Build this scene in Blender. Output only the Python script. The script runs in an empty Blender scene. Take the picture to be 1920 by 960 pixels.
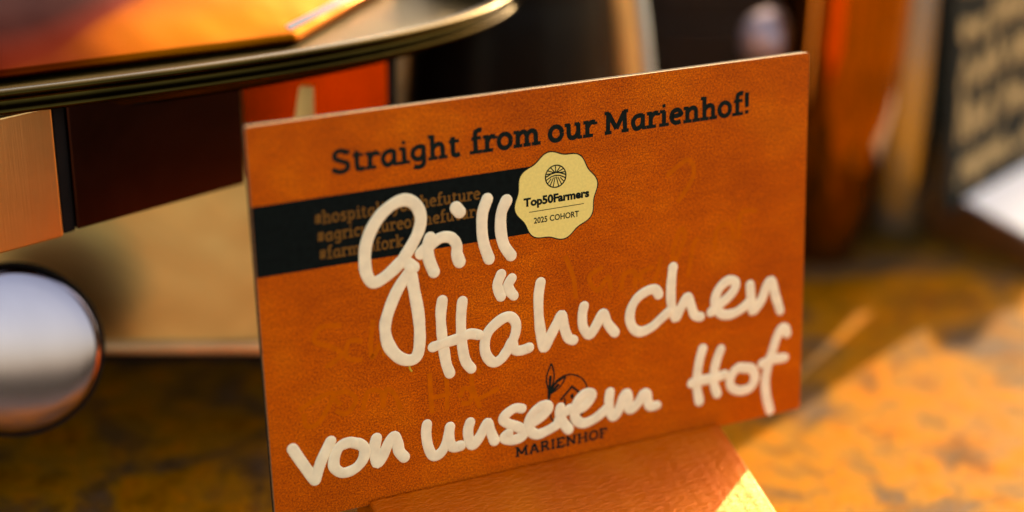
import bpy, bmesh, math, random
from mathutils import Vector, Matrix, noise

S = bpy.context.scene
COL = S.collection
PI = math.pi

# ------------------------------------------------------------------ camera
cam = bpy.data.cameras.new('camera')
camo = bpy.data.objects.new('camera', cam)
COL.objects.link(camo)
camo.matrix_world = Matrix(((0.90909117, 0.15645354, -0.38610302, -0.09944691),
                            (-0.41629710, 0.37633813, -0.82768734, -0.34387078),
                            (0.01581067, 0.91317682, 0.40725683, 0.26144916),
                            (0, 0, 0, 1)))
cam.sensor_width = 36
cam.lens = 61.34
cam.clip_start = 0.02
cam.clip_end = 200
cam.dof.use_dof = True
cam.dof.focus_distance = 0.4245
cam.dof.aperture_fstop = 3.7
cam.dof.aperture_blades = 0
S.camera = camo

# ------------------------------------------------------------------ light
SUN_AZ = 35.0        # direction the sun comes from, measured from +X towards +Y
SUN_EL = 32.0
w = bpy.data.worlds.new('World')
S.world = w
w.use_nodes = True
wn = w.node_tree
bg = wn.nodes['Background']
sky = wn.nodes.new('ShaderNodeTexSky')
sky.sky_type = 'NISHITA'
sky.sun_disc = False
sky.sun_elevation = math.radians(SUN_EL)
sky.sun_rotation = math.radians(90 - SUN_AZ)
sky.dust_density = 4.0
sky.air_density = 1.0
sky.ozone_density = 0.6
wn.links.new(sky.outputs[0], bg.inputs[0])
bg.inputs[1].default_value = 0.15
sl = bpy.data.lights.new('sun', 'SUN')
sl.energy = 4.2
sl.angle = math.radians(.7)
sl.color = (1.0, 0.86, 0.66)
so = bpy.data.objects.new('sun', sl)
COL.objects.link(so)
sd = Vector((math.cos(math.radians(SUN_EL)) * math.cos(math.radians(SUN_AZ)),
             math.cos(math.radians(SUN_EL)) * math.sin(math.radians(SUN_AZ)), math.sin(math.radians(SUN_EL))))
so.rotation_euler = sd.to_track_quat('Z', 'Y').to_euler()
so.location = sd * 3

vs = S.view_settings
vs.view_transform = 'Standard'
vs.look = 'None'
vs.exposure = 1.9
vs.use_white_balance = True
vs.white_balance_temperature = 9000
vs.white_balance_tint = 8
vs.gamma = 1.0
vs.use_curve_mapping = False

# ------------------------------------------------------------------ helpers
def tag(o, label=None, cat=None, group=None, kind=None):
    if label: o['label'] = label
    if cat: o['category'] = cat
    if group: o['group'] = group
    if kind: o['kind'] = kind
    return o

def empty(name, loc=(0, 0, 0), rot=(0, 0, 0)):
    o = bpy.data.objects.new(name, None)
    o.empty_display_size = 0.02
    COL.objects.link(o)
    o.location = loc
    o.rotation_euler = rot
    return o

def mesh_obj(name, bm, mat, parent=None, smooth=False, loc=None):
    bmesh.ops.recalc_face_normals(bm, faces=bm.faces)
    me = bpy.data.meshes.new(name)
    bm.to_mesh(me)
    bm.free()
    if smooth:
        for p in me.polygons: p.use_smooth = True
    me.materials.append(mat)
    o = bpy.data.objects.new(name, me)
    COL.objects.link(o)
    if parent: o.parent = parent
    if loc: o.location = loc
    return o

def bevel(o, wd, seg=2):
    m = o.modifiers.new('bevel', 'BEVEL')
    m.width = wd; m.segments = seg; m.limit_method = 'ANGLE'; m.angle_limit = math.radians(35)
    return o

def add_box(bm, lo, hi, mat4=None):
    v = [bm.verts.new((x, y, z)) for x in (lo[0], hi[0]) for y in (lo[1], hi[1]) for z in (lo[2], hi[2])]
    for f in ((0, 1, 3, 2), (4, 6, 7, 5), (0, 4, 5, 1), (2, 3, 7, 6), (0, 2, 6, 4), (1, 5, 7, 3)):
        bm.faces.new([v[i] for i in f])
    if mat4:
        for q in v: q.co = mat4 @ q.co

def add_prism(bm, pts, off):
    """closed prism: polygon pts (3D) extruded by the vector off"""
    a = [bm.verts.new(p) for p in pts]
    b = [bm.verts.new(Vector(p) + Vector(off)) for p in pts]
    bm.faces.new(a); bm.faces.new(b[::-1])
    for i in range(len(a)):
        j = (i + 1) % len(a)
        bm.faces.new((a[i], b[i], b[j], a[j]))

def add_lathe(bm, prof, seg=64, c=(0, 0, 0), sx=1, sy=1):
    rings = []
    for r, z in prof:
        if r < 1e-6:
            rings.append([bm.verts.new((c[0], c[1], c[2] + z))])
        else:
            rings.append([bm.verts.new((c[0] + sx * r * math.cos(2 * PI * i / seg), c[1] + sy * r * math.sin(2 * PI * i / seg), c[2] + z)) for i in range(seg)])
    for a, b in zip(rings, rings[1:]):
        for i in range(seg):
            j = (i + 1) % seg
            if len(a) == 1 and len(b) == 1: continue
            if len(a) == 1: bm.faces.new((a[0], b[j], b[i]))
            elif len(b) == 1: bm.faces.new((a[i], a[j], b[0]))
            else: bm.faces.new((a[i], a[j], b[j], b[i]))

def add_tube(bm, pts, rad, seg=10, cap=True):
    pts = [Vector(p) for p in pts]
    rings = []
    for i, p in enumerate(pts):
        t = (pts[min(i + 1, len(pts) - 1)] - pts[max(i - 1, 0)]).normalized()
        up = Vector((0, 0, 1)) if abs(t.z) < .9 else Vector((1, 0, 0))
        a = t.cross(up).normalized(); b = a.cross(t)
        r = rad[i] if isinstance(rad, (list, tuple)) else rad
        rings.append([bm.verts.new(p + a * r * math.cos(2 * PI * k / seg) + b * r * math.sin(2 * PI * k / seg)) for k in range(seg)])
    for a, b in zip(rings, rings[1:]):
        for k in range(seg):
            j = (k + 1) % seg
            bm.faces.new((a[k], a[j], b[j], b[k]))
    if cap:
        bm.faces.new(rings[0]); bm.faces.new(rings[-1][::-1])

def catmull(pts, step, closed=False):
    P = [Vector(p) for p in pts]
    out = []
    n = len(P)
    rng = range(n if closed else n - 1)
    for i in rng:
        if closed: p0, p1, p2, p3 = P[(i - 1) % n], P[i], P[(i + 1) % n], P[(i + 2) % n]
        else: p0, p1, p2, p3 = P[max(i - 1, 0)], P[i], P[i + 1], P[min(i + 2, n - 1)]
        k = max(1, int(round((p2 - p1).length / step)))
        for s in range(k):
            t = s / k
            out.append(0.5 * ((2 * p1) + (p2 - p0) * t + (2 * p0 - 5 * p1 + 4 * p2 - p3) * t * t + (3 * p1 - p0 - 3 * p2 + p3) * t ** 3))
    if not closed: out.append(P[-1].copy())
    return out

# ------------------------------------------------------------------ materials
def new_mat(name):
    m = bpy.data.materials.new(name)
    m.use_nodes = True
    nt = m.node_tree
    b = nt.nodes['Principled BSDF']
    return m, nt, b

def nz(nt, vec, scale, detail=4, rough=.55, dist=0):
    n = nt.nodes.new('ShaderNodeTexNoise')
    n.inputs['Scale'].default_value = scale
    n.inputs['Detail'].default_value = detail
    n.inputs['Roughness'].default_value = rough
    n.inputs['Distortion'].default_value = dist
    if vec: nt.links.new(vec, n.inputs['Vector'])
    return n

def ramp(nt, src, stops):
    r = nt.nodes.new('ShaderNodeValToRGB')
    e = r.color_ramp.elements
    while len(e) < len(stops): e.new(.5)
    for el, (p, c) in zip(e, stops):
        el.position = p
        el.color = (c, c, c, 1) if isinstance(c, (int, float)) else (*c, 1)
    nt.links.new(src, r.inputs[0])
    return r

def coords(nt, scale=(1, 1, 1), rot=(0, 0, 0), kind='Object'):
    t = nt.nodes.new('ShaderNodeTexCoord')
    m = nt.nodes.new('ShaderNodeMapping')
    m.inputs['Scale'].default_value = scale
    m.inputs['Rotation'].default_value = rot
    nt.links.new(t.outputs[kind], m.inputs[0])
    return m.outputs[0]

def mixc(nt, a, b, fac, mode='MIX'):
    m = nt.nodes.new('ShaderNodeMix')
    m.data_type = 'RGBA'; m.blend_type = mode
    for s, v in ((m.inputs[6], a), (m.inputs[7], b), (m.inputs[0], fac)):
        if hasattr(v, 'links'): nt.links.new(v, s)
        elif isinstance(v, (int, float)): s.default_value = v
        else: s.default_value = (*v, 1)
    return m.outputs[2]

def bump(nt, b, h, strength, dist):
    n = nt.nodes.new('ShaderNodeBump')
    n.inputs['Strength'].default_value = strength
    n.inputs['Distance'].default_value = dist
    nt.links.new(h, n.inputs['Height'])
    nt.links.new(n.outputs[0], b.inputs['Normal'])

def simple(name, col, rough=.5, metal=0.0, var=.15, scale=60, spec=.5, coat=0, bumpd=0):
    m, nt, b = new_mat(name)
    n = nz(nt, coords(nt), scale, 5)
    lo = tuple(c * (1 - var) for c in col); hi = tuple(min(1, c * (1 + var)) for c in col)
    r = ramp(nt, n.outputs[0], [(.3, lo), (.7, hi)])
    nt.links.new(r.outputs[0], b.inputs['Base Color'])
    b.inputs['Roughness'].default_value = rough
    b.inputs['Metallic'].default_value = metal
    b.inputs['Specular IOR Level'].default_value = spec
    b.inputs['Coat Weight'].default_value = coat
    if bumpd: bump(nt, b, n.outputs[0], .6, bumpd)
    return m

M = {}
def card_material():
    m, nt, b = new_mat('printed_kraft_card')
    v = coords(nt)
    grain = nz(nt, v, 2300, 3, .75)
    fleck = nz(nt, v, 1300, 4, .8)
    wear = nz(nt, coords(nt, (1, 2.5, 1), (0, 0, .6)), 60, 7, .7, 1.5)
    cloud = nz(nt, v, 34, 5, .6)
    c = ramp(nt, cloud.outputs[0], [(.32, (.45, .061, .001)), (.5, (.54, .078, .0015)), (.68, (.61, .104, .0025))])
    g = ramp(nt, grain.outputs[0], [(.36, (.32, .26, .2)), (.5, (1, 1, 1)), (.66, (1.6, 2.0, 2.6))])
    c1 = mixc(nt, c.outputs[0], g.outputs[0], .8, 'MULTIPLY')
    f = ramp(nt, fleck.outputs[0], [(.33, (.45, .40, .4)), (.42, (1, 1, 1)), (.62, (1, 1, 1)), (.70, (1.2, 1.45, 1.2))])
    c2 = mixc(nt, c1, f.outputs[0], .6, 'MULTIPLY')
    wr = ramp(nt, wear.outputs[0], [(.40, (.86, .84, .8)), (.55, (1, 1, 1)), (.66, (1.06, 1.14, 1.3))])
    c2 = mixc(nt, c2, wr.outputs[0], .8, 'MULTIPLY')
    nt.links.new(c2, b.inputs['Base Color'])
    b.inputs['Roughness'].default_value = .62
    b.inputs['Specular IOR Level'].default_value = .12
    bump(nt, b, grain.outputs[0], .5, .00012)
    return m
M['card'] = card_material()

M['card_edge'] = simple('pale_card_edge', (.24, .12, .04), .7, var=.35, scale=900)
M['backing'] = simple('dark_card_backing', (.02, .012, .007), .7, var=.4, scale=300, spec=.08)
M['black_card'] = simple('black_card', (.010, .011, .009), .7, var=.3, scale=200, spec=.08)
M['ink'] = simple('black_print_ink', (.008, .012, .009), .7, var=.3, scale=900, spec=.04)
M['band_ink'] = simple('black_band_ink', (.004, .006, .005), .7, var=.3, scale=700, spec=.04)
M['tan_ink'] = simple('tan_reversed_print', (.16, .062, .010), .6, var=.25, scale=900, spec=.1)
M['badge'] = simple('cream_badge_print', (.86, .63, .18), .6, var=.06, scale=1500, spec=.15)
M['chalk'] = simple('cream_paint_marker', (.93, .72, .46), .5, var=.10, scale=250, spec=.3, bumpd=.00004)
M['ghost'] = simple('wiped_marker_residue', (.53, .092, .0014), .6, var=.12, scale=500, spec=.1)
M['beige_chalk'] = simple('beige_marker', (.38, .24, .09), .7, var=.2, scale=120)

def copper_hide():
    m, nt, b = new_mat('hammered_copper_leather')
    v = coords(nt, (1, 3.4, 3.4), (0, 0, -.45))
    a = nz(nt, v, 330, 5, .6, .4)
    l = nz(nt, coords(nt), 25, 3)
    c = ramp(nt, l.outputs[0], [(.35, (.42, .058, .0008)), (.65, (.54, .115, .002))])
    nt.links.new(c.outputs[0], b.inputs['Base Color'])
    b.inputs['Metallic'].default_value = .30
    b.inputs['Roughness'].default_value = .34
    b.inputs['Coat Weight'].default_value = .03
    b.inputs['Specular IOR Level'].default_value = .25
    b.inputs['Coat Roughness'].default_value = .25
    h = ramp(nt, a.outputs[0], [(.42, 0.0), (.62, 1.0)])
    bump(nt, b, h.outputs[0], .35, .0003)
    return m
M['holder'] = copper_hide()

def table_material():
    m, nt, b = new_mat('worn_copper_table')
    v = coords(nt)
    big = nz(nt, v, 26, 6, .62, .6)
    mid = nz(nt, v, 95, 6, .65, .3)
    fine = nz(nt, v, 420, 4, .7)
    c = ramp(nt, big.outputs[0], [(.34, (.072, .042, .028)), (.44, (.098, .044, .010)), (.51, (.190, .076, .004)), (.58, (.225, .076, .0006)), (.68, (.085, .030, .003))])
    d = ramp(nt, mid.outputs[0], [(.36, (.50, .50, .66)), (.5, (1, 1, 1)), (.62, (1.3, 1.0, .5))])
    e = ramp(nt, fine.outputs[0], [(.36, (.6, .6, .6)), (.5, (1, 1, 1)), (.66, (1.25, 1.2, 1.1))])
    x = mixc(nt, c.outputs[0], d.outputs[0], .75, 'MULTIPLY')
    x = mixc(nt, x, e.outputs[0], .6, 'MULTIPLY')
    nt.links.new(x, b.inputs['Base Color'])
    b.inputs['Metallic'].default_value = .0
    b.inputs['Specular IOR Level'].default_value = .02
    rr = ramp(nt, mid.outputs[0], [(.3, .45), (.7, .7)])
    nt.links.new(rr.outputs[0], b.inputs['Roughness'])
    bump(nt, b, mid.outputs[0], .35, .0012)
    return m
M['table'] = table_material()

def copper(name, col, rough=.12, var=.25, scale=18, brushed=None, wob=.0, metal=1.0):
    m, nt, b = new_mat(name)
    n = nz(nt, coords(nt), scale, 4, .6, .8)
    r = ramp(nt, n.outputs[0], [(.3, tuple(c * (1 - var) for c in col)), (.7, tuple(min(1, c * (1 + var)) for c in col))])
    nt.links.new(r.outputs[0], b.inputs['Base Color'])
    b.inputs['Metallic'].default_value = metal
    b.inputs['Roughness'].default_value = rough
    if brushed:
        k = nz(nt, coords(nt, brushed), 100, 3, .6)
        bump(nt, b, k.outputs[0], .25, .0004)
    elif wob:
        k = nz(nt, coords(nt), 22, 2)
        bump(nt, b, k.outputs[0], .5, wob)
    return m
M['copper'] = copper('polished_copper', (.34, .16, .06), .08, wob=.0015)
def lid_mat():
    m, nt, b = new_mat('lid_copper_painted_reflections')
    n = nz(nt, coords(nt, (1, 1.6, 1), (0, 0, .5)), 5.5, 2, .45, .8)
    r_ = ramp(nt, n.outputs[0], [(.44, (.02, .001, .0005)), (.53, (.07, .005, .0005)), (.59, (.20, .040, .001)), (.72, (.28, .085, .004))])  # dark red and amber patches paint reflections into the lid colour
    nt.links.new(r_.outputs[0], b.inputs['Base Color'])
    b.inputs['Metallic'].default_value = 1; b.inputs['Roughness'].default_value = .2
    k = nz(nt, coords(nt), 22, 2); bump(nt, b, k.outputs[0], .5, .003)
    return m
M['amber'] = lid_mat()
M['lip'] = simple('satin_copper_lip', (.62, .36, .16), .4, metal=.4, var=.15)
M['olive'] = copper('olive_brass', (.05, .031, .006), .5, .3)
M['dark_copper'] = copper('dark_reflection_copper', (.045, .020, .016), .30, .3)  # same copper as the other panels, darkened to paint a dark reflection
M['red_copper'] = copper('reddish_copper', (.55, .09, .012), .22, .25)
M['brass'] = copper('aged_brass', (.05, .030, .006), .26, .5)
M['plate'] = copper('brushed_copper_plate', (.80, .50, .20), .32, .3, 14, wob=.002)
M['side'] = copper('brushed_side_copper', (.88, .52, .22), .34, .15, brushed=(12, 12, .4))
M['steel'] = copper('polished_steel', (.66, .60, .63), .13, .05)
M['disc'] = copper('pinkish_polished_steel', (.36, .29, .33), .09, .10)
M['black'] = simple('black_enamel', (.008, .007, .007), .22, var=.3)
M['soot'] = simple('matt_black_metal', (.010, .007, .006), .7, var=.3, spec=.08)
M['urn'] = simple('black_glazed_urn', (.008, .005, .003), .3, var=.3, spec=.15)
M['rose'] = copper('lavender_highlight_copper', (.42, .31, .33), .5, .1, metal=.7)  # pale lavender tone paints the sky highlight on the mill head
M['glass'] = simple('dark_bottle_glass', (.012, .016, .016), .06, var=.3, spec=.8)
M['mill'] = simple('dark_red_lacquered_wood', (.10, .012, .006), .2, var=.3, coat=.6)
M['wood'] = simple('dark_stained_wood', (.035, .016, .008), .5, var=.4, scale=30)
M['grip'] = copper('orange_reflection_copper', (.85, .42, .12), .5, .2, metal=.4)
M['rod'] = copper('brushed_steel_rod', (.62, .66, .60), .35, .1, metal=.6)
M['dark_holder'] = simple('shaded_brown_holder', (.10, .028, .004), .35, var=.3)  # darker than the front holder, to paint its side in shadow
M['floor'] = simple('dark_terrace_floor', (.03, .02, .014), .8, var=.3, scale=4)
M['marker_drip'] = simple('ochre_paint_drip', (.55, .32, .02), .5)

def catmull2(pts, step=.25):
    return [(v.x, v.y) for v in catmull([(a, b, 0) for a, b in pts], step)]

# centre lines of the writing on the card, in mm from its lower left corner
HAND = {
  'grill': [
    [(35.6,61.4),(38.1,64.7),(40.0,68.0),(40.6,71.3),(39.4,74.3),(37.1,75.8),(34.2,75.4),(30.9,73.3),(28.3,70.1),(26.7,66.5),(26.2,63.0),(26.4,59.5),(27.8,57.0),(30.3,57.5),(33.3,59.4),(35.3,61.0),(36.6,60.4),(38.2,59.0)],
    [(38.1,59.1),(35.8,56.6),(33.7,53.8),(31.5,49.4),(30.3,45.4),(30.8,41.0),(33.0,37.4),(35.8,35.8),(38.0,36.6),(38.9,40.5),(38.9,46.5),(38.1,53.0),(37.3,58.5)],
    [(42.7,65.6),(42.0,63.5),(42.2,60.3),(43.3,57.0)],
    [(40.2,62.1),(42.6,63.8),(45.4,65.2),(48.0,64.8),(49.4,62.8),(49.4,60.4),(50.0,58.4)],
    [(49.6,72.0),(50.5,70.8)],
    [(57.7,72.9),(56.4,69.6),(56.1,65.5),(56.5,61.7),(57.7,57.9)],
    [(62.7,71.8),(61.3,68.9),(61.0,64.7),(61.7,60.8),(63.5,57.8)],
  ],
  'haehnchen': [
    [(45.1,49.4),(44.6,46.1),(44.6,41.7),(45.0,36.7),(45.5,32.9),(46.3,30.4)],
    [(50.3,48.3),(49.8,44.4),(49.7,39.2),(50.1,34.6),(50.8,32.2),(52.0,30.5)],
    [(42.2,38.0),(45.3,38.5),(49.2,39.0),(51.9,39.6),(54.3,38.9)],
    [(60.7,53.4),(59.7,51.2),(59.9,49.4),(60.5,47.8)],
    [(63.5,51.9),(62.5,50.4),(62.9,48.8),(63.9,47.4)],
    [(63.2,35.5),(64.1,37.7),(64.3,39.9),(63.3,41.7),(61.6,42.2),(59.2,41.2),(56.8,39.2),(55.8,36.6),(56.0,33.5),(57.7,31.1),(59.7,31.3),(61.7,33.4),(63.1,35.6),(63.6,33.4),(65.2,32.7),(67.6,33.0)],
    [(71.2,49.5),(70.6,46.2),(70.5,41.5),(70.9,36.6),(71.7,32.3),(73.3,34.6),(75.5,38.2),(76.8,40.0),(77.5,36.2),(78.5,33.6),(79.9,32.7)],
    [(83.0,41.2),(82.5,38.9),(82.7,35.7),(84.4,33.3),(86.3,35.4),(88.3,38.4),(89.7,35.2),(91.6,32.6)],
    [(104.2,40.6),(103.3,42.0),(101.3,42.2),(98.3,40.9),(96.4,38.4),(95.9,35.3),(97.0,32.6),(99.1,31.4),(102.2,32.1),(104.8,33.8),(107.0,35.3)],
    [(108.4,47.2),(108.0,44.1),(107.8,40.5),(108.0,36.8),(108.8,34.2),(109.4,33.4),(111.0,36.2),(112.7,38.4),(113.8,35.7),(114.8,33.1),(116.5,32.3)],
    [(119.7,33.0),(122.1,34.6),(125.3,36.6),(127.0,38.7),(126.8,40.2),(124.8,40.8),(122.5,39.5),(121.0,36.9),(121.2,34.0),(123.1,31.8),(126.2,31.4),(129.4,32.5),(131.7,34.2)],
    [(131.4,38.5),(131.7,35.5),(132.2,31.6),(132.7,31.1),(134.9,33.6),(136.7,37.7),(138.0,38.3),(139.3,34.1),(140.8,29.7)],
  ],
  'von': [
    [(5.5,19.1),(6.9,16.3),(8.8,12.7),(10.5,9.8)],
    [(10.6,9.9),(11.7,13.0),(13.0,15.7),(15.0,19.0)],
    [(21.9,16.8),(19.7,17.7),(17.1,17.1),(15.7,14.7),(15.5,12.1),(17.4,10.2),(20.4,10.5),(22.7,12.4),(23.4,15.0),(22.2,16.8),(21.1,17.2)],
    [(26.5,17.3),(25.9,14.8),(26.0,12.1),(26.5,10.7),(27.9,12.4),(29.6,15.5),(31.1,16.9),(31.8,15.0),(32.2,12.6),(33.4,10.8)],
  ],
  'unserem': [
    [(39.7,18.2),(39.4,15.7),(39.8,12.1),(41.0,9.5),(43.0,9.9),(44.8,12.6),(45.7,16.2)],
    [(45.7,16.3),(45.4,13.6),(46.1,10.8),(48.3,10.6)],
    [(51.1,16.3),(50.5,14.5),(50.6,12.1),(51.5,10.1),(53.5,11.9),(55.7,15.3),(56.5,12.8),(57.5,10.0)],
    [(65.2,17.1),(63.4,17.6),(61.2,16.7),(60.0,15.3),(61.4,13.8),(64.2,12.2),(65.8,10.6),(64.5,9.3),(61.9,9.2),(60.0,10.2),(61.3,11.1)],
    [(68.1,12.7),(70.4,13.8),(72.4,15.3),(72.4,16.5),(70.5,16.6),(68.2,15.2),(67.0,12.9),(67.4,10.6),(69.3,9.2),(71.9,9.6),(74.6,10.6),(75.6,11.6)],
    [(75.9,15.2),(75.6,13.3),(76.6,10.9),(78.1,8.7)],
    [(75.3,11.8),(76.6,13.3),(78.6,14.3)],
    [(79.8,13.6),(82.6,14.1),(84.6,16.0),(84.8,17.2),(83.0,17.6),(81.0,16.1),(79.9,13.7),(80.2,11.1),(82.2,9.5),(85.2,10.0),(87.9,11.4),(89.6,12.7)],
    [(90.0,16.5),(89.7,14.0),(89.9,11.3),(90.9,9.5),(92.3,10.8),(93.7,14.1),(94.9,15.2),(95.4,13.1),(95.2,11.2),(96.2,10.5),(98.1,11.9),(99.8,14.2),(100.8,13.8),(101.0,11.7),(101.7,10.2),(103.6,10.1)],
  ],
  'hof': [
    [(117.3,23.2),(116.4,20.3),(115.8,16.7),(115.6,12.9),(116.4,8.6)],
    [(122.8,22.1),(121.6,19.3),(120.8,15.7),(120.9,12.3),(121.8,9.7)],
    [(114.1,14.2),(117.8,14.4),(121.0,14.3),(123.9,14.7)],
    [(130.8,15.1),(128.0,15.7),(125.9,13.5),(126.0,10.8),(128.5,9.2),(131.8,9.3),(133.4,11.7),(132.5,14.5),(130.2,15.4)],
    [(143.2,22.7),(142.7,24.2),(141.5,24.5),(140.0,22.2),(138.7,18.3),(137.5,14.7),(136.7,10.2),(137.1,5.9),(138.3,1.5)],
    [(135.5,15.5),(138.3,16.1),(142.5,15.9)],
  ],
}
GHOST = {
  'a': [
    [(7.7,28.5),(13.1,30.8),(16.4,30.8),(12.7,24.7),(9.4,24.0),(8.9,27.5)],
    [(18.2,27.7),(16.4,30.5),(19.8,30.8),(22.0,28.3),(19.4,25.3),(16.8,26.6)],
    [(23.5,25.2),(25.1,29.7),(28.4,29.0),(28.6,24.8)],
    [(28.6,24.8),(29.8,29.4),(31.8,27.7),(33.2,23.5)],
    [(41.0,31.4),(41.1,25.8),(41.2,20.8)],
    [(45.2,32.0),(45.4,26.3),(45.1,21.0)],
    [(40.4,24.8),(46.3,25.0)],
    [(48.6,23.5),(49.9,25.7),(51.9,24.3),(51.1,21.6),(49.0,22.0)],
    [(54.3,28.8),(52.6,30.5),(52.0,26.4),(53.9,19.6)],
    [(53.3,21.9),(59.1,23.8)],
  ],
  'b': [
    [(19.5,47.8),(14.3,48.1),(12.7,45.0),(16.5,43.0),(19.0,40.5),(14.9,37.9)],
    [(24.5,42.8),(21.2,43.4),(20.3,39.5),(24.2,38.1)],
    [(27.5,47.7),(26.5,42.4),(26.7,38.3),(29.1,41.3),(29.9,38.0)],
  ],
  'c': [
    [(78.1,55.2),(80.2,49.3),(80.8,43.6)],
    [(88.4,50.7),(84.6,48.6),(86.8,44.7),(89.9,47.7),(90.6,44.0)],
    [(93.6,43.5),(94.4,47.6),(97.4,47.8),(97.4,43.5)],
    [(102.8,48.3),(98.9,46.8),(101.2,42.9),(103.5,45.3),(105.1,50.8)],
    [(108.5,47.4),(110.5,51.3),(112.0,55.3),(110.5,57.0),(108.5,51.6),(107.9,44.6)],
    [(112.8,43.7),(114.4,52.1),(115.9,54.0)],
    [(120.7,49.7),(121.4,55.3),(125.3,56.1),(126.2,51.6)],
    [(127.8,51.4),(128.5,58.5),(133.3,58.4)],
    [(106.6,71.6),(112.7,74.9),(114.3,70.5),(109.7,64.2)],
  ],
}

# ------------------------------------------------------------------ setting
bm = bmesh.new()
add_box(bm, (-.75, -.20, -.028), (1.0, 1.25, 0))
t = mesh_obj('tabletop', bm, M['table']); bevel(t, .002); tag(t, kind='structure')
bm = bmesh.new()
n = [bm.verts.new(p) for p in ((-12, -12, -.76), (12, -12, -.76), (12, 12, -.76), (-12, 12, -.76))]
bm.faces.new(n)
tag(mesh_obj('floor', bm, M['floor']), kind='structure')

# ------------------------------------------------------------------ the copper holders
def wedge(name='body', parent=None, L=.0985, mat=None):
    """block with a shallow slot along its top edge and a face sloping down towards the reader"""
    # profile in (y, z): y < 0 towards the reader
    prof = [(-.0915, .0), (-.0915, .0035), (-.0003, .0338), (-.0001, .0318), (.0036, .0318), (.0038, .0338), (.0075, .0336), (.0085, .0325), (.0115, .0)]
    bm = bmesh.new()
    nx = 90
    rows = []
    for i in range(nx + 1):
        x = L * i / nx
        rows.append([bm.verts.new((x, y + (0 if k not in (2,) else random.uniform(-.00012, .00008)), z + (random.uniform(-.00016, .0001) if k == 2 else 0))) for k, (y, z) in enumerate(prof)])
    for a, b in zip(rows, rows[1:]):
        for k in range(len(prof)):
            j = (k + 1) % len(prof)
            bm.faces.new((a[k], b[k], b[j], a[j]))
    bm.faces.new(rows[0]); bm.faces.new(rows[-1][::-1])
    o = mesh_obj(name, bm, mat or M['holder'], parent)
    m = o.modifiers.new('bevel', 'BEVEL'); m.width = .0009; m.segments = 3; m.limit_method = 'ANGLE'; m.angle_limit = math.radians(25)
    for p in o.data.polygons: p.use_smooth = True
    return o

random.seed(4)
h1 = wedge('card_holder'); h1.location = (.0235, 0, 0)
tag(h1, 'copper coloured wedge block holding the orange card upright at the front', 'card holder', 'sloping copper card holders')
h2 = wedge('card_holder', None, .0985, M['dark_holder'])
for v_ in h2.data.vertices: v_.co.z *= .018 / .034; v_.co.y *= .75 if v_.co.y < -.01 else 1
tag(h2, 'x', 'card holder', 'sloping copper card holders')
h2.location = (.3072, .1333, 0); h2.rotation_euler = (0, 0, math.radians(24))
h2['label'] = 'blurred wedge block behind at the right edge, under the black sign'

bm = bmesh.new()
add_prism(bm, [(.0015, -.0015, .0177), (.097, -.0015, .0177), (.097, -.064, .0032), (.0015, -.064, .0032)], (0, .0001, .0004))  # thin layer coloured as the sky sheen on the far holder's slope
mesh_obj('sky_sheen_sheet', bm, simple('painted_sky_sheen', (.45, .47, .56), .5, var=.04), h2)['label'] = 'pale bluish white sheet painting the sky sheen on the slope'
# ------------------------------------------------------------------ card root (local X right, Y up the card, Z to the reader)
CW, CH = .148, .0982
def card_root(name, loc, rz, lean=6):
    return empty(name, loc, (math.radians(90 - lean), 0, rz))
card = card_root('information_card', (0, 0, .032), 0)
tag(card, 'orange brown card with cream handwriting and a round cream badge, standing in the front holder', 'sign')

def rounded_rect(x0, y0, x1, y1, r, z):
    pts = []
    for cx, cy, a0 in ((x1 - r, y1 - r, 0), (x0 + r, y1 - r, 90), (x0 + r, y0 + r, 180), (x1 - r, y0 + r, 270)):
        for k in range(5):
            a = math.radians(a0 + 22.5 * k)
            pts.append((cx + r * math.cos(a), cy + r * math.sin(a), z))
    return pts
bm = bmesh.new(); add_prism(bm, rounded_rect(0, 0, CW, CH, .0008, -.0001), (0, 0, -.00055))
mesh_obj('card_edge', bm, M['card_edge'], card)
bm = bmesh.new(); bm.faces.new([bm.verts.new(p) for p in rounded_rect(.0001, .0001, CW - .0001, CH - .0001, .0008, 0)])
mesh_obj('printed_face', bm, M['card'], card)
bm = bmesh.new(); add_prism(bm, rounded_rect(.0002, .0, CW - .0002, CH - .0002, .0008, -.0007), (0, 0, -.0021))
mesh_obj('backing_board', bm, M['backing'], card)

# --- flat ribbons for print -------------------------------------------------
def ribbon(bm, pts, wd, z, closed=False):
    P = [Vector((p[0], p[1])) for p in pts]
    n = len(P); L = []; Rr = []
    for i in range(n):
        if closed: a, b = P[(i - 1) % n], P[(i + 1) % n]
        else: a, b = P[max(i - 1, 0)], P[min(i + 1, n - 1)]
        t = (b - a)
        if t.length < 1e-9: t = Vector((1, 0))
        t.normalize()
        m = Vector((-t.y, t.x)) * wd / 2
        if 0 < i < n - 1 or closed:
            t1 = (P[i] - P[(i - 1) % n]).normalized()
            c = max(.5, abs(t1.dot(t)))
            m /= c
        L.append(bm.verts.new((P[i].x + m.x, P[i].y + m.y, z))); Rr.append(bm.verts.new((P[i].x - m.x, P[i].y - m.y, z)))
    for i in range(n if closed else n - 1):
        j = (i + 1) % n
        bm.faces.new((L[i], Rr[i], Rr[j], L[j]))

def arc(cx, cy, rx, ry, a0, a1, n=10):
    return [(cx + rx * math.cos(math.radians(a0 + (a1 - a0) * k / n)), cy + ry * math.sin(math.radians(a0 + (a1 - a0) * k / n))) for k in range(n + 1)]

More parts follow.
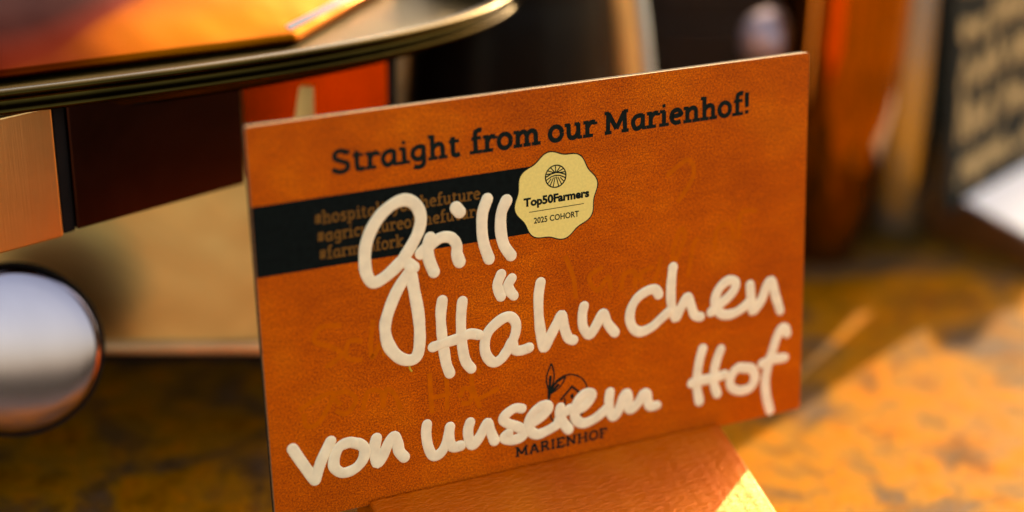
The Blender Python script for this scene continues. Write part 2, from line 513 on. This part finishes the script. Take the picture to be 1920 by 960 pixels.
def glyphs():
    """upright slab letters as centre lines; x height .5, cap height .68; (advance, [strokes], [serif ticks])"""
    x = .5; g = {}
    bowl = lambda cx: arc(cx, .25, .17, .215, 0, 360, 22)
    def s(*p): return list(p)
    g['a'] = (.50, [arc(.24, .24, .155, .20, 75, 300, 14), s((.26, .435), (.395, .45)), s((.385, .47), (.385, .09), (.42, .03), (.46, .035))])
    g['a'] = (.50, [s((.39, .43), (.28, .445), (.17, .41), (.095, .30), (.095, .17), (.14, .065), (.22, .035), (.31, .08), (.375, .18)), s((.385, .47), (.385, .035)), s((.385, .035), (.47, .035))])
    g['c'] = (.42, [s((.37, .37), (.33, .43), (.25, .455), (.14, .40), (.09, .25), (.14, .09), (.25, .04), (.37, .085))])
    g['e'] = (.46, [s((.10, .255), (.38, .29), (.37, .38), (.31, .445), (.24, .455), (.14, .40), (.09, .25), (.14, .10), (.25, .04), (.38, .075))])
    g['f'] = (.36, [s((.35, .68), (.27, .70), (.19, .66), (.165, .56), (.165, .035)), s((.05, .46), (.33, .46)), s((.06, .035), (.29, .035))])
    g['g'] = (.50, [s((.385, .44), (.28, .455), (.16, .41), (.095, .30), (.10, .19), (.16, .10), (.24, .08), (.33, .12), (.385, .2)), s((.385, .48), (.385, -.03), (.34, -.13), (.23, -.165), (.11, -.13))])
    g['h'] = (.54, [s((.13, .74), (.13, .035)), s((.14, .33), (.22, .42), (.31, .45), (.385, .40), (.405, .30), (.405, .035)), s((.05, .035), (.22, .035)), s((.33, .035), (.49, .035)), s((.04, .70), (.14, .70))])
    g['i'] = (.29, [s((.15, .46), (.15, .035)), s((.05, .46), (.16, .46)), s((.05, .035), (.25, .035)), s((.10, .64), (.20, .64))])
    g['k'] = (.50, [s((.13, .74), (.13, .035)), s((.40, .46), (.16, .24), (.42, .035)), s((.05, .035), (.22, .035)), s((.05, .70), (.14, .70)), s((.30, .46), (.46, .46)), s((.34, .035), (.49, .035))])
    g['l'] = (.29, [s((.14, .74), (.14, .12), (.18, .035), (.26, .04)), s((.05, .70), (.15, .70))])
    g['m'] = (.80, [s((.13, .48), (.13, .035)), s((.14, .33), (.21, .42), (.29, .45), (.36, .40), (.385, .30), (.385, .035)), s((.395, .33), (.46, .42), (.54, .45), (.62, .40), (.645, .30), (.645, .035)), s((.04, .46), (.14, .46)), s((.05, .035), (.21, .035)), s((.32, .035), (.46, .035)), s((.57, .035), (.74, .035))])
    g['n'] = (.54, [s((.13, .48), (.13, .035)), s((.14, .33), (.22, .42), (.31, .45), (.385, .40), (.405, .30), (.405, .035)), s((.04, .46), (.14, .46)), s((.05, .035), (.22, .035)), s((.33, .035), (.49, .035))])
    g['o'] = (.48, [bowl(.24)])
    g['p'] = (.52, [s((.13, .48), (.13, -.16)), s((.14, .36), (.22, .44), (.31, .445), (.40, .36), (.41, .22), (.36, .09), (.26, .04), (.14, .09)), s((.04, .46), (.14, .46)), s((.05, -.16), (.22, -.16))])
    g['r'] = (.39, [s((.13, .48), (.13, .035)), s((.14, .31), (.19, .40), (.26, .45), (.36, .44)), s((.36, .45), (.36, .36)), s((.04, .46), (.14, .46)), s((.05, .035), (.24, .035))])
    g['s'] = (.40, [s((.32, .40), (.24, .455), (.13, .42), (.10, .34), (.18, .27), (.29, .21), (.32, .13), (.26, .05), (.16, .035), (.06, .08))])
    g['t'] = (.36, [s((.15, .60), (.15, .13), (.19, .045), (.26, .035), (.34, .06)), s((.04, .46), (.32, .46))])
    g['u'] = (.54, [s((.13, .48), (.13, .18), (.17, .07), (.26, .04), (.34, .09), (.40, .20)), s((.405, .48), (.405, .035)), s((.04, .46), (.14, .46)), s((.32, .46), (.41, .46)), s((.40, .035), (.49, .035))])
    g['y'] = (.46, [s((.07, .47), (.24, .05)), s((.40, .47), (.22, -.06), (.15, -.15), (.05, -.155)), s((.02, .46), (.15, .46)), s((.32, .46), (.46, .46))])
    g['S'] = (.52, [s((.42, .54), (.36, .62), (.26, .655), (.14, .62), (.09, .52), (.13, .42), (.26, .35), (.39, .28), (.43, .18), (.38, .07), (.26, .03), (.14, .05), (.07, .12)), s((.43, .66), (.43, .52)), s((.07, .02), (.07, .17))])
    g['M'] = (.82, [s((.14, .035), (.155, .65), (.40, .13), (.645, .65), (.66, .035)), s((.04, .65), (.18, .65)), s((.62, .65), (.76, .65)), s((.04, .035), (.25, .035)), s((.55, .035), (.77, .035))])
    g['A'] = (.66, [s((.12, .035), (.31, .65), (.35, .65), (.54, .035)), s((.20, .23), (.46, .23)), s((.03, .035), (.22, .035)), s((.44, .035), (.64, .035))])
    g['R'] = (.62, [s((.15, .65), (.15, .035)), s((.15, .65), (.36, .645), (.45, .57), (.44, .42), (.36, .34), (.15, .33)), s((.34, .34), (.50, .035)), s((.04, .65), (.16, .65)), s((.04, .035), (.26, .035)), s((.46, .035), (.59, .035))])
    g['I'] = (.34, [s((.17, .65), (.17, .035)), s((.05, .65), (.29, .65)), s((.05, .035), (.29, .035))])
    g['E'] = (.58, [s((.15, .65), (.15, .035)), s((.04, .65), (.50, .65), (.50, .52)), s((.04, .035), (.51, .035), (.51, .17)), s((.15, .345), (.38, .345))])
    g['N'] = (.70, [s((.14, .035), (.14, .65), (.54, .035), (.55, .65)), s((.03, .65), (.17, .65)), s((.03, .035), (.25, .035)), s((.44, .65), (.66, .65))])
    g['H'] = (.70, [s((.15, .65), (.15, .035)), s((.55, .65), (.55, .035)), s((.15, .345), (.55, .345)), s((.04, .65), (.26, .65)), s((.04, .035), (.26, .035)), s((.44, .65), (.66, .65)), s((.44, .035), (.66, .035))])
    g['O'] = (.64, [arc(.32, .34, .24, .305, 0, 360, 26)])
    g['F'] = (.54, [s((.15, .65), (.15, .035)), s((.04, .65), (.48, .65), (.48, .51)), s((.15, .345), (.38, .345)), s((.04, .035), (.27, .035))])
    g['!'] = (.22, [s((.11, .70), (.11, .22)), s((.05, .065), (.17, .065))])
    g['#'] = (.44, [s((.17, .56), (.11, .05)), s((.33, .56), (.27, .05)), s((.04, .41), (.41, .41)), s((.03, .20), (.39, .20))])
    return g
GL = glyphs()

def slab_text(bm, txt, x0, x1, base, em, weight, z, dz=0):
    """lay txt out between x0 and x1 (mm) with its base line at base"""
    adv = [GL[c][0] for c in txt]
    k = (x1 - x0) / sum(adv)
    x = x0; q = 0
    for c, a in zip(txt, adv):
        for st in GL[c][1]:
            serif = len(st) == 2 and abs(st[0][1] - st[1][1]) < .001
            P = st
            P = st
            if len(st) > 3: P = [(v.x, v.y) for v in catmull([(a_, b_, 0) for a_, b_ in st], .03)] if c not in 'MNEAFH' else st
            ww = weight * (.74 if serif else 1.0)
            if serif and 'MNEAFHRI!#'.find(c) < 0 and not (c in 'ft' and st[0][1] > .3) and not (c == 'i' and st[0][1] > .6):
                mx = (st[0][0] + st[1][0]) / 2; P = [(mx + (p_[0] - mx) * 1.55, p_[1]) for p_ in st]
            pts = [((x + px * k) / 1000, (base + (py if em is None else py) * em) / 1000) for px, py in P]
            if c in 'MNEAF' and not serif and len(st) > 2:
                for u, v in zip(pts, pts[1:]):
                    ribbon(bm, [u, v], ww * em / 1000, z + q * dz); q += 1
            else:
                ribbon(bm, pts, ww * em / 1000, z + q * dz); q += 1
        x += a * k

EM = 7.9
for txt, a, b in (('Straight', 19.5, 51.4), ('from', 53.7, 72.3), ('our', 74.0, 87.1), ('Marienhof!', 89.0, 130.6)):
    bm = bmesh.new(); slab_text(bm, txt, a, b, 84.55, EM, .150, .00003, 1e-6)
    mesh_obj('heading_word', bm, M['ink'], card)

bm = bmesh.new(); bm.faces.new([bm.verts.new((x / 1000, y / 1000, .00002)) for x, y in ((.15, 62.7), (76, 62.6), (76, 79.3), (.15, 79.6))])
mesh_obj('black_band', bm, M['band_ink'], card)
for txt, a, b, y in (('#hospitalityofthefuture', 14.6, 56.0, 73.2), ('#agricultureofthefuture', 15.0, 56.4, 68.9), ('#farmtofork', 15.2, 36.0, 64.6)):
    bm = bmesh.new(); slab_text(bm, txt, a, b, y, 4.3, .12, .00004, 3e-7)
    mesh_obj('hashtag_line', bm, M['tan_ink'], card)

# badge: wavy cream disc with a dark rim, an emblem of fields, two lines of text
BC = (76.0, 71.0)
def wavy(r, n=160, amp=.5, lob=8, ph=0):
    return [(BC[0] + (r + amp * math.cos(lob * 2 * PI * i / n + ph)) * math.cos(2 * PI * i / n + .18),
             BC[1] + (r + amp * math.cos(lob * 2 * PI * i / n + ph)) * math.sin(2 * PI * i / n + .18)) for i in range(n)]
bm = bmesh.new(); bm.faces.new([bm.verts.new((x / 1000, y / 1000, .00006)) for x, y in wavy(11.05)])
mesh_obj('badge_rim', bm, M['ink'], card)
bm = bmesh.new(); bm.faces.new([bm.verts.new((x / 1000, y / 1000, .00008)) for x, y in wavy(10.75)])
badge = mesh_obj('badge', bm, M['badge'], card)
def mm(pts): return [(x / 1000, y / 1000) for x, y in pts]
bm = bmesh.new()
ex, ey, er = 75.9, 75.95, 2.75
ribbon(bm, mm(arc(ex, ey, er, er, 0, 360, 40)), .00032, .0001)
for a in (18, 40, 62, 90, 118, 140, 162):
    r0 = .55
    ribbon(bm, mm([(ex + r0 * math.cos(math.radians(a)), ey + .75 + r0 * math.sin(math.radians(a)) * .6),
                   (ex + er * .97 * math.cos(math.radians(a)) * (1 if 30 < a < 150 else .98), ey + (er * .93) * max(math.sin(math.radians(a)), .28))]), .00028, .0001 + 1e-6)
ribbon(bm, mm([(ex - 2.7, ey + .1), (ex - 1.2, ey + .75), (ex, ey + .95), (ex + 1.2, ey + .75), (ex + 2.7, ey + .1)]), .00034, .000102)
ribbon(bm, mm([(ex - 2.6, ey - .7), (ex - 1.2, ey + .05), (ex, ey + .25), (ex + 1.2, ey + .05), (ex + 2.6, ey - .7)]), .00030, .000103)
for sx in (-1, 1):
    for x0_, x1_, y1_ in ((.15, .75, -2.6), (.6, 1.55, -2.2), (1.2, 2.2, -1.6)):
        ribbon(bm, mm([(ex + sx * x0_, ey - .05 - x0_ * .3), (ex + sx * x1_, ey + y1_)]), .00026, .000104 + x0_ * 1e-6)
mesh_obj('badge_emblem', bm, M['ink'], badge)
bm = bmesh.new(); ribbon(bm, mm([(68.6, 67.95), (83.4, 67.95)]), .00018, .0001)
mesh_obj('badge_rule', bm, M['ink'], badge)

def font_text(txt, x0, x1, y, h, bold, parent, name, z=.0001):
    cu = bpy.data.curves.new(name, 'FONT'); cu.body = txt; cu.size = 1; cu.offset = bold; cu.resolution_u = 3
    o = bpy.data.objects.new(name, cu); COL.objects.link(o)
    dg = bpy.context.evaluated_depsgraph_get(); dg.update()
    me = bpy.data.meshes.new_from_object(o.evaluated_get(dg))
    COL.objects.unlink(o); bpy.data.objects.remove(o)
    xs = [v.co.x for v in me.vertices]; ys = [v.co.y for v in me.vertices]
    kx = (x1 - x0) / (max(xs) - min(xs)); x_min = min(xs)
    for v in me.vertices:
        v.co = Vector(((x0 + (v.co.x - x_min) * kx) / 1000, (y + v.co.y * h / .72) / 1000, z))
    me.materials.clear(); me.materials.append(M['ink'])
    ob = bpy.data.objects.new(name, me); COL.objects.link(ob); ob.parent = parent
    return ob
font_text('Top50Farmers', 67.2, 84.9, 69.55, 2.05, .048, badge, 'badge_text')
font_text('2025 COHORT', 69.8, 82.0, 64.9, 1.5, .022, badge, 'badge_text')

# house-and-leaf emblem and word mark
bm = bmesh.new()
hx, hy = 78.3, 17.2
ribbon(bm, mm(catmull2([(73.2, 13.0), (72.6, 16.5), (73.4, 20.0), (74.6, 22.2), (77.0, 23.6), (79.8, 23.4), (82.4, 21.6), (83.6, 18.6), (83.3, 15.0), (81.5, 11.6), (78.0, 10.0), (74.8, 10.8), (73.2, 13.0)])), .00042, .00003)
def leaf(bm, a, b, wd, z):
    a = Vector(a); b = Vector(b); t = b - a; n_ = Vector((-t.y, t.x)).normalized()
    L_ = [a + t * s + n_ * wd * math.sin(PI * s) for s in [i / 12 for i in range(13)]]
    R_ = [a + t * s - n_ * wd * math.sin(PI * s) for s in [i / 12 for i in range(12, -1, -1)]]
    ribbon(bm, mm([(p.x, p.y) for p in L_]), .00042, z); ribbon(bm, mm([(p.x, p.y) for p in R_]), .00042, z + 1e-6)
    half = [a + t * s for s in [i / 12 for i in range(8)]]
    ribbon(bm, mm([(p.x, p.y) for p in half]), .00075, z + 2e-6)
leaf(bm, (72.9, 20.0), (73.7, 27.6), 1.05, .000032)
leaf(bm, (72.9, 19.4), (77.6, 23.3), .8, .000036)
ribbon(bm, mm([(72.6, 14), (72.7, 20.5)]), .0005, .00004)
ribbon(bm, mm([(76.0, 17.2), (79.3, 20.3), (82.3, 17.2)]), .0006, .000042)
ribbon(bm, mm([(77.2, 17.6), (77.2, 13)]), .00045, .000043); ribbon(bm, mm([(81.4, 17.6), (81.4, 13)]), .00045, .000044)
ribbon(bm, mm([(79.3, 18.2), (79.3, 17.0)]), .0009, .000045)
ribbon(bm, mm(catmull2([(74.2, 12.2), (76.5, 14.6), (79.5, 14.9)])), .0007, .000046)
ribbon(bm, mm(catmull2([(75.2, 10.9), (77.5, 12.8), (80.5, 12.9)])), .0007, .000047)
ribbon(bm, mm(catmull2([(77.0, 9.6), (79.0, 11.0), (82.0, 10.9)])), .0006, .000048)
mesh_obj('house_emblem', bm, M['ink'], card)
bm = bmesh.new(); slab_text(bm, 'MARIENHOF', 63.0, 89.2, 4.25, 3.85, .155, .00003, 1e-6)
mesh_obj('word_mark', bm, M['ink'], card)

# --- raised paint-marker writing -------------------------------------------
def paint_stroke(bm, pts, wd, h, z0, seed=0, step=.35, blob=True):
    P = catmull([(a, b, 0) for a, b in pts], step)
    n = len(P); K = 9
    secs = []
    def sec(c, t, r, hh):
        nrm = Vector((-t.y, t.x, 0))
        secs.append([bm.verts.new(Vector(((c.x + nrm.x * r * math.cos(PI * k / (K - 1))) / 1000, (c.y + nrm.y * r * math.cos(PI * k / (K - 1))) / 1000,
                                          z0 + hh * math.sin(PI * k / (K - 1)) ** .45 / 1000))) for k in range(K)])
    def tan(i):
        t = P[min(i + 1, n - 1)] - P[max(i - 1, 0)]
        return t.normalized() if t.length > 1e-6 else Vector((1, 0, 0))
    def rr(i): return wd / 2 * (1 + .12 * noise.noise(Vector((i * .09, seed * 3.1, 0))) + .025 * noise.noise(Vector((i * .5, seed * 3.1, 5))))
    for q in (85, 65, 45, 22):
        a = math.radians(q); sec(P[0] - tan(0) * rr(0) * math.sin(a), tan(0), rr(0) * math.cos(a), h * math.cos(a) ** .6)
    for i in range(n): sec(P[i], tan(i), rr(i), h)
    for q in (22, 45, 65, 85):
        a = math.radians(q); sec(P[-1] + tan(n - 1) * rr(n - 1) * math.sin(a), tan(n - 1), rr(n - 1) * math.cos(a), h * math.cos(a) ** .6)
    for a, b in zip(secs, secs[1:]):
        for k in range(K - 1):
            bm.faces.new((a[k], a[k + 1], b[k + 1], b[k]))
    if blob:
        c = P[-1] + tan(n - 1) * wd * .08; r = wd * .40
        prev = None
        for q in (0, 20, 40, 60, 78):
            a = math.radians(q)
            ring = [bm.verts.new(((c.x + r * math.cos(a) * math.cos(2 * PI * k / 16)) / 1000, (c.y + r * math.cos(a) * math.sin(2 * PI * k / 16)) / 1000, z0 + (h * .75 + h * .55 * math.sin(a)) / 1000)) for k in range(16)]
            if prev:
                for k in range(16): bm.faces.new((prev[k], prev[(k + 1) % 16], ring[(k + 1) % 16], ring[k]))
            prev = ring
        bm.faces.new(prev)

HW = {'grill': 3.05, 'haehnchen': 2.75, 'von': 2.85, 'unserem': 2.75, 'hof': 2.75}
sd_ = 0
for key, strokes in HAND.items():
    bm = bmesh.new()
    for k, st in enumerate(strokes):
        sd_ += 1
        paint_stroke(bm, st, HW[key], .17 + .03 * (k % 3), .00005 + .0000015 * k, sd_)
    mesh_obj('handwritten_word', bm, M['chalk'], card, smooth=True)
bm = bmesh.new()
paint_stroke(bm, [(35.9, 34.6), (36.0, 33.6), (36.4, 32.9)], .5, .12, .00004, 1, blob=False)
mesh_obj('paint_drip', bm, M['marker_drip'], card, smooth=True)
for key, strokes in GHOST.items():
    bm = bmesh.new(); q = 0
    for st in strokes:
        P = catmull([(a, b, 0) for a, b in st], .6)
        ribbon(bm, mm([(p.x, p.y) for p in P]), .0012, .00001 + q * 3e-7); q += 1
    mesh_obj('faded_word', bm, M['ghost'], card)

# ------------------------------------------------------------------ second sign (black card in the far holder)
card2 = card_root('black_sign', (.2975, .1275, .0165), math.radians(24))
tag(card2, 'blurred black sign with rows of beige writing in the holder at the right edge', 'sign')
bm = bmesh.new(); add_prism(bm, rounded_rect(0, 0, CW, .106, .0008, 0), (0, 0, -.0026))
mesh_obj('board', bm, M['black_card'], card2)
random.seed(11)
row = 0
for y0, hh in ((80, 10), (63, 11), (46, 10), (27, 11), (10, 8)):
    x = 5 + random.uniform(0, 4)
    bm = bmesh.new()
    while x < 138:
        wl = random.uniform(9, 40)
        pts = []; k = 0; xx = x
        while xx < x + wl:
            pts.append((xx, y0 + random.uniform(-2, 2) + (hh if k % 2 else 0) * random.uniform(.35, 1.25))); xx += random.uniform(1.2, 4.2); k += 1
        paint_stroke(bm, pts, 2.6, .3, .00003 + row * 2e-6, row, .7, False)
        x += wl + random.uniform(4, 8)
        row += 1
    mesh_obj('writing_row', bm, M['beige_chalk'], card2, smooth=True)

# ------------------------------------------------------------------ chafing dish at the left
dish = empty('chafing_dish', (-.06, .20, 0))
tag(dish, 'large copper chafing dish with tray, panels and lid filling the upper left', 'chafing dish')
def dob(name, bm, mat, smooth=False, parent=None):
    o = mesh_obj(name, bm, mat, parent or dish, smooth)
    if not parent: o.location = -Vector(dish.location)
    return o
TCX, TCY = -.10, .206
TZ = .005
def outline(a, b, n=4.0, N=160):
    out = []
    for i in range(N):
        t = 2 * PI * i / N
        c, s_ = math.cos(t), math.sin(t)
        out.append((TCX + a * math.copysign(abs(c) ** (2 / n), c), TCY + b * math.copysign(abs(s_) ** (2 / n), s_)))
    return out
def loops(bm, rows):
    V = [[bm.verts.new((x, y, z + TZ)) for x, y in outline(.228 - d, .14 - d)] for d, z in rows]
    for a, b in zip(V, V[1:]):
        for i in range(len(a)):
            j = (i + 1) % len(a)
            bm.faces.new((a[i], a[j], b[j], b[i]))
    return V
bm = bmesh.new()
prof = [(.004, .1135)] + [(.0015 - .0022 * math.cos(math.radians(a)) + .0008, .1165 + .0018 * math.sin(math.radians(a))) for a in range(-70, 80, 25)] + \
       [(.0025, .1195), (.0022, .1215), (.0008, .1225), (-.0004, .1236), (.0004, .1249), (.0025, .1250), (.0045, .1238), (.007, .119), (.010, .110), (.03, .1085)]
prof = [(d, .1135 + (z - .1135) * .62) if i < len(prof) - 2 else (d, z) for i, (d, z) in enumerate(prof)]
V = loops(bm, prof[:-1])
fl = loops(bm, [(.0105, .1092), (.03, .1088)])
bm.faces.new(V[0])
bm.faces.new(fl[-1][::-1])
dob('tray', bm, M['brass'], True)
bm = bmesh.new(); fl = loops(bm, [(.0085, .1160), (.0095, .1152), (.013, .1150)]); bm.faces.new(fl[-1][::-1])
dob('tray_floor', bm, M['olive'], True)

# lid: a low hipped cover resting in the tray, corner towards the reader
def hip(corners, inset, z0, z1, zt, bmx):
    c = Vector((sum(p[0] for p in corners) / 4, sum(p[1] for p in corners) / 4))
    lo = [bmx.verts.new((p[0], p[1], z0)) for p in corners]
    mid = [bmx.verts.new((p[0], p[1], z1)) for p in corners]
    top = [bmx.verts.new((p[0] + (c.x - p[0]) * inset, p[1] + (c.y - p[1]) * inset, zt)) for p in corners]
    for a, b in ((lo, mid), (mid, top)):
        for i in range(4):
            j = (i + 1) % 4
            bmx.faces.new((a[i], a[j], b[j], b[i]))
    bmx.faces.new(top); bmx.faces.new(lo[::-1])
LC = [(.039, .0930), (.143, .1915), (-.022, .305), (-.282, .080)]
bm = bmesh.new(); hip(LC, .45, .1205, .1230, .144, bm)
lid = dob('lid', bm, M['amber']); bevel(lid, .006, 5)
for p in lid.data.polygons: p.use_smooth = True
bm = bmesh.new(); add_tube(bm, [(.0375, .0960, .1240), (.090, .143, .1240), (.144, .1910, .1240)], .0011)
s1 = dob('lid_edge', bm, M['rod'], True)

# panels under the tray
def quad_panel(name, a, b, z0, z1, th, mat):
    a = Vector((*a, 0)); b = Vector((*b, 0)); t = (b - a).normalized(); n_ = Vector((-t.y, t.x, 0))
    bm = bmesh.new()
    add_prism(bm, [(a.x, a.y, z0), (b.x, b.y, z0), (b.x, b.y, z1), (a.x, a.y, z1)], n_ * th)
    o = dob(name, bm, mat); bevel(o, .0006, 3)
    return o
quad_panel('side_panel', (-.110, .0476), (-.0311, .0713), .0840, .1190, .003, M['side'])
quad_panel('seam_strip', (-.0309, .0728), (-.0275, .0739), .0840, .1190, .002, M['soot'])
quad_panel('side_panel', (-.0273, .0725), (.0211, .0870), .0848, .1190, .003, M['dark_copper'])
quad_panel('end_panel', (.0235, .0890), (.0690, .1035), .085, .1185, .003, M['red_copper'])
quad_panel('corner_post', (.0694, .1040), (.0728, .1055), .0, .1185, .004, M['soot'])
# stand plate with its rolled lip, leaning very slightly back
nD = Vector((-.39, -.92, 0)).normalized(); tD = Vector((-nD.y, nD.x, 0)); 
if tD.x < 0: tD = -tD
bD = Vector((.0227, .0904, 0))
a0 = bD - tD * .16; a1 = bD + tD * .018
bm = bmesh.new()
z0, z1, back = .0330, .1080, .010
add_prism(bm, [(a0.x, a0.y, z0), (a1.x, a1.y, z0), (a1.x - nD.x * back, a1.y - nD.y * back, z1), (a0.x - nD.x * back, a0.y - nD.y * back, z1)], -nD * .002)
dob('stand_plate', bm, M['plate'])
bm = bmesh.new(); off = nD * .0012
add_tube(bm, [a0 + off + Vector((0, 0, .0335)), a1 + off + Vector((0, 0, .0335))], .0022, 14)
dob('plate_lip', bm, M['lip'], True)
bm = bmesh.new(); e0 = a0 - nD * .004; e1 = a1 - nD * .004
add_prism(bm, [(e0.x, e0.y, .0262), (e1.x, e1.y, .0262), (e1.x, e1.y, .0312), (e0.x, e0.y, .0312)], -nD * .004)  # black bar drawn for the shadow gap under the lip
dob('gap_shadow_bar', bm, M['soot'])
for k in (.02, .176):
    c = a0 + tD * k - nD * .012
    bm = bmesh.new(); add_box(bm, (c.x - .003, c.y - .003, 0), (c.x + .003, c.y + .003, .0262)); dob('foot', bm, M['soot'])

bm = bmesh.new(); add_box(bm, (-.30, .165, .004), (.06, .32, .112)); bevel(dob('sky_block_box', bm, M['soot']), .003)  # dark box added under the dish to block sky light from behind
# ------------------------------------------------------------------ polished round snuffer at the left edge
disc = empty('burner_snuffer', (-.0450, .0850, 0))
tag(disc, 'round polished steel disc leaning in front of the dish, cut by the left edge', 'burner lid')
nd = Vector((-.25, -.92, .27)).normalized()
q = nd.to_track_quat('Z', 'Y')
bm = bmesh.new()
add_lathe(bm, [(0, .0010), (.005, .00096), (.010, .0008), (.015, .00052), (.019, .0002), (.0225, -.0002), (.0240, -.0006), (.0246, -.0016), (.0242, -.0026), (.022, -.003), (0, -.003)], 72)
o = mesh_obj('disc', bm, M['disc'], disc, True); o.scale = (.93, .93, .93); o.location = (0, 0, .0475); o.rotation_mode = 'QUATERNION'; o.rotation_quaternion = q
bm = bmesh.new(); add_lathe(bm, [(0, .014), (.003, .0135), (.0048, .011), (.0045, .0075), (.0025, .0045), (.003, .002), (.006, .0015)], 32)
bm_k = bm
bm = bmesh.new(); add_lathe(bm, [(.0229, -.0014), (.0233, -.0009), (.0236, -.0014), (.0236, -.0042), (.0222, -.0046), (.0222, -.0038)], 72)
rg = mesh_obj('rim', bm, M['soot'], disc, True); rg.location = (0, 0, .0475); rg.rotation_mode = 'QUATERNION'; rg.rotation_quaternion = q
bm = bm_k
k_ = mesh_obj('knob', bm, M['disc'], disc, True); k_.location = Vector((0, 0, .0475)) + q @ Vector((-.016, .004, 0)); k_.rotation_mode = 'QUATERNION'; k_.rotation_quaternion = q
bm = bmesh.new(); add_tube(bm, [Vector((0, 0, .0475)) - nd * .003, Vector((.0, .050, .001))], .0022)
mesh_obj('prop', bm, M['soot'], disc, True)

# ------------------------------------------------------------------ dark polished urn behind the card
bm = bmesh.new()
add_lathe(bm, [(0, 0), (.022, 0), (.025, .003), (.025, .008), (.022, .012), (.028, .022), (.0335, .040), (.0352, .058), (.0350, .078), (.0335, .098), (.0315, .115), (.029, .128), (.0300, .131), (.029, .134), (.022, .139), (.011, .143), (.005, .144), (.005, .150), (.008, .155), (.005, .160), (0, .161)], 96)
urn = empty('urn', (.1262, .1440, 0))
tag(urn, 'black glazed urn with copper and grey handle strips added for its reflections, behind the orange card', 'urn')
mesh_obj('body', bm, M['urn'], urn, True)
ev = Vector((.909, -.416, 0))
hp = [(.034, .030), (.042, .038), (.0465, .055), (.0465, .072), (.0440, .090), (.0410, .110), (.037, .128), (.031, .134)]
P_ = [ev * e + Vector((0, 0, z)) for e, z in hp]  # added handle shape, its strips stand for reflections on the urn's side
bm = bmesh.new(); add_tube(bm, catmull(P_, .003), .0022, 12); mesh_obj('grey_reflection_strip', bm, M['rod'], urn, True)
bm = bmesh.new(); add_tube(bm, catmull([p - ev * (.0068 if 0 < i < 7 else .002) for i, p in enumerate(P_)], .003), .0052, 12); mesh_obj('orange_reflection_strip', bm, M['grip'], urn, True)

# copper cup at the right
cup = empty('copper_cup', (.2560, .1470, 0))
tag(cup, 'tall polished copper cup standing just right of the orange card', 'cup')
bm = bmesh.new()
add_lathe(bm, [(0, 0), (.0125, 0), (.0135, .0015), (.0132, .004), (.0155, .014), (.0185, .028), (.0212, .045), (.0228, .062), (.0236, .085), (.0240, .118), (.0246, .120), (.0240, .121), (.0228, .119), (.022, .10), (.019, .04), (.010, .008), (0, .008)], 80)
mesh_obj('bowl', bm, M['copper'], cup, True)
# black pot added behind the urn to stop a streak of sun
pot = empty('sun_block_pot', (.19, .262, 0))
tag(pot, 'large matt black pot added to block the sun, in the dark gap behind the glazed urn', 'pot')
bm = bmesh.new(); add_lathe(bm, [(0, 0), (.046, 0), (.050, .004), (.050, .165), (.052, .167), (.050, .169), (.047, .167), (.047, .010), (0, .008)], 64)
mesh_obj('body', bm, M['soot'], pot, True)
for sg in (-1, 1):
    bm = bmesh.new(); add_tube(bm, catmull([(sg * .049, -.016, .13), (sg * .064, -.012, .132), (sg * .064, .012, .132), (sg * .049, .016, .13)], .004), .003)
    mesh_obj('handle', bm, M['soot'], pot, True)
# dark crate added further back to keep the sun off the table
crate = empty('sun_block_crate', (.385, .295, 0), (0, 0, math.radians(-20.4)))
tag(crate, 'dark brown wooden crate added to block the sun, far behind the mill and the copper cup', 'crate')
for k in range(5):
    bm = bmesh.new(); add_box(bm, (-.21, -.010, .004 + k * .034), (.145, .0, .036 + k * .034)); bevel(mesh_obj('plank', bm, M['wood'], crate), .001)
bm = bmesh.new(); add_box(bm, (-.21, .0, .0), (-.198, .16, .200)); add_box(bm, (.133, .0, .0), (.145, .16, .200)); add_box(bm, (-.198, .15, .0), (.133, .16, .200)); add_box(bm, (-.198, .0, .0), (.133, .15, .01))
mesh_obj('box', bm, M['wood'], crate)
# pepper mill
mill = empty('pepper_mill', (.2335, .1580, 0))
tag(mill, 'dark red lacquered mill with a round head between the urn and the copper cup', 'pepper mill')
bm = bmesh.new(); add_lathe(bm, [(0, 0), (.014, 0), (.014, .006), (.011, .012), (.009, .03), (.0105, .045), (.0085, .062), (.007, .068), (.008, .071), (0, .072)], 48)
mesh_obj('body', bm, M['mill'], mill, True)
bm = bmesh.new(); add_lathe(bm, [(0, .071)] + [(.0105 * math.sin(math.radians(a)), .0815 - .0105 * math.cos(math.radians(a))) for a in range(10, 180, 10)] + [(0, .092)], 48)
mesh_obj('head', bm, M['rose'], mill, True)
# pale steel, to carry the blue highlight, on a dark flask
bt = empty('steel_highlight_bottle', (.2925, .1560, 0))
tag(bt, 'slim flask between the copper cup and the black sign', 'bottle')
M['bottle'] = copper('blue_highlight_steel', (.50, .56, .62), .18, .05)
bm = bmesh.new(); add_lathe(bm, [(0, 0), (.015, 0), (.0165, .002), (.017, .006), (.017, .060), (.0165, .075), (.0160, .09), (.0160, .105), (.0160, .14), (.015, .142), (0, .143)], 64)
mesh_obj('body', bm, M['bottle'], bt, True)
bm = bmesh.new(); add_lathe(bm, [(0, .1434), (.0125, .1434), (.013, .145), (.013, .158), (.012, .16), (0, .16)], 64)
mesh_obj('cap', bm, M['soot'], bt, True)
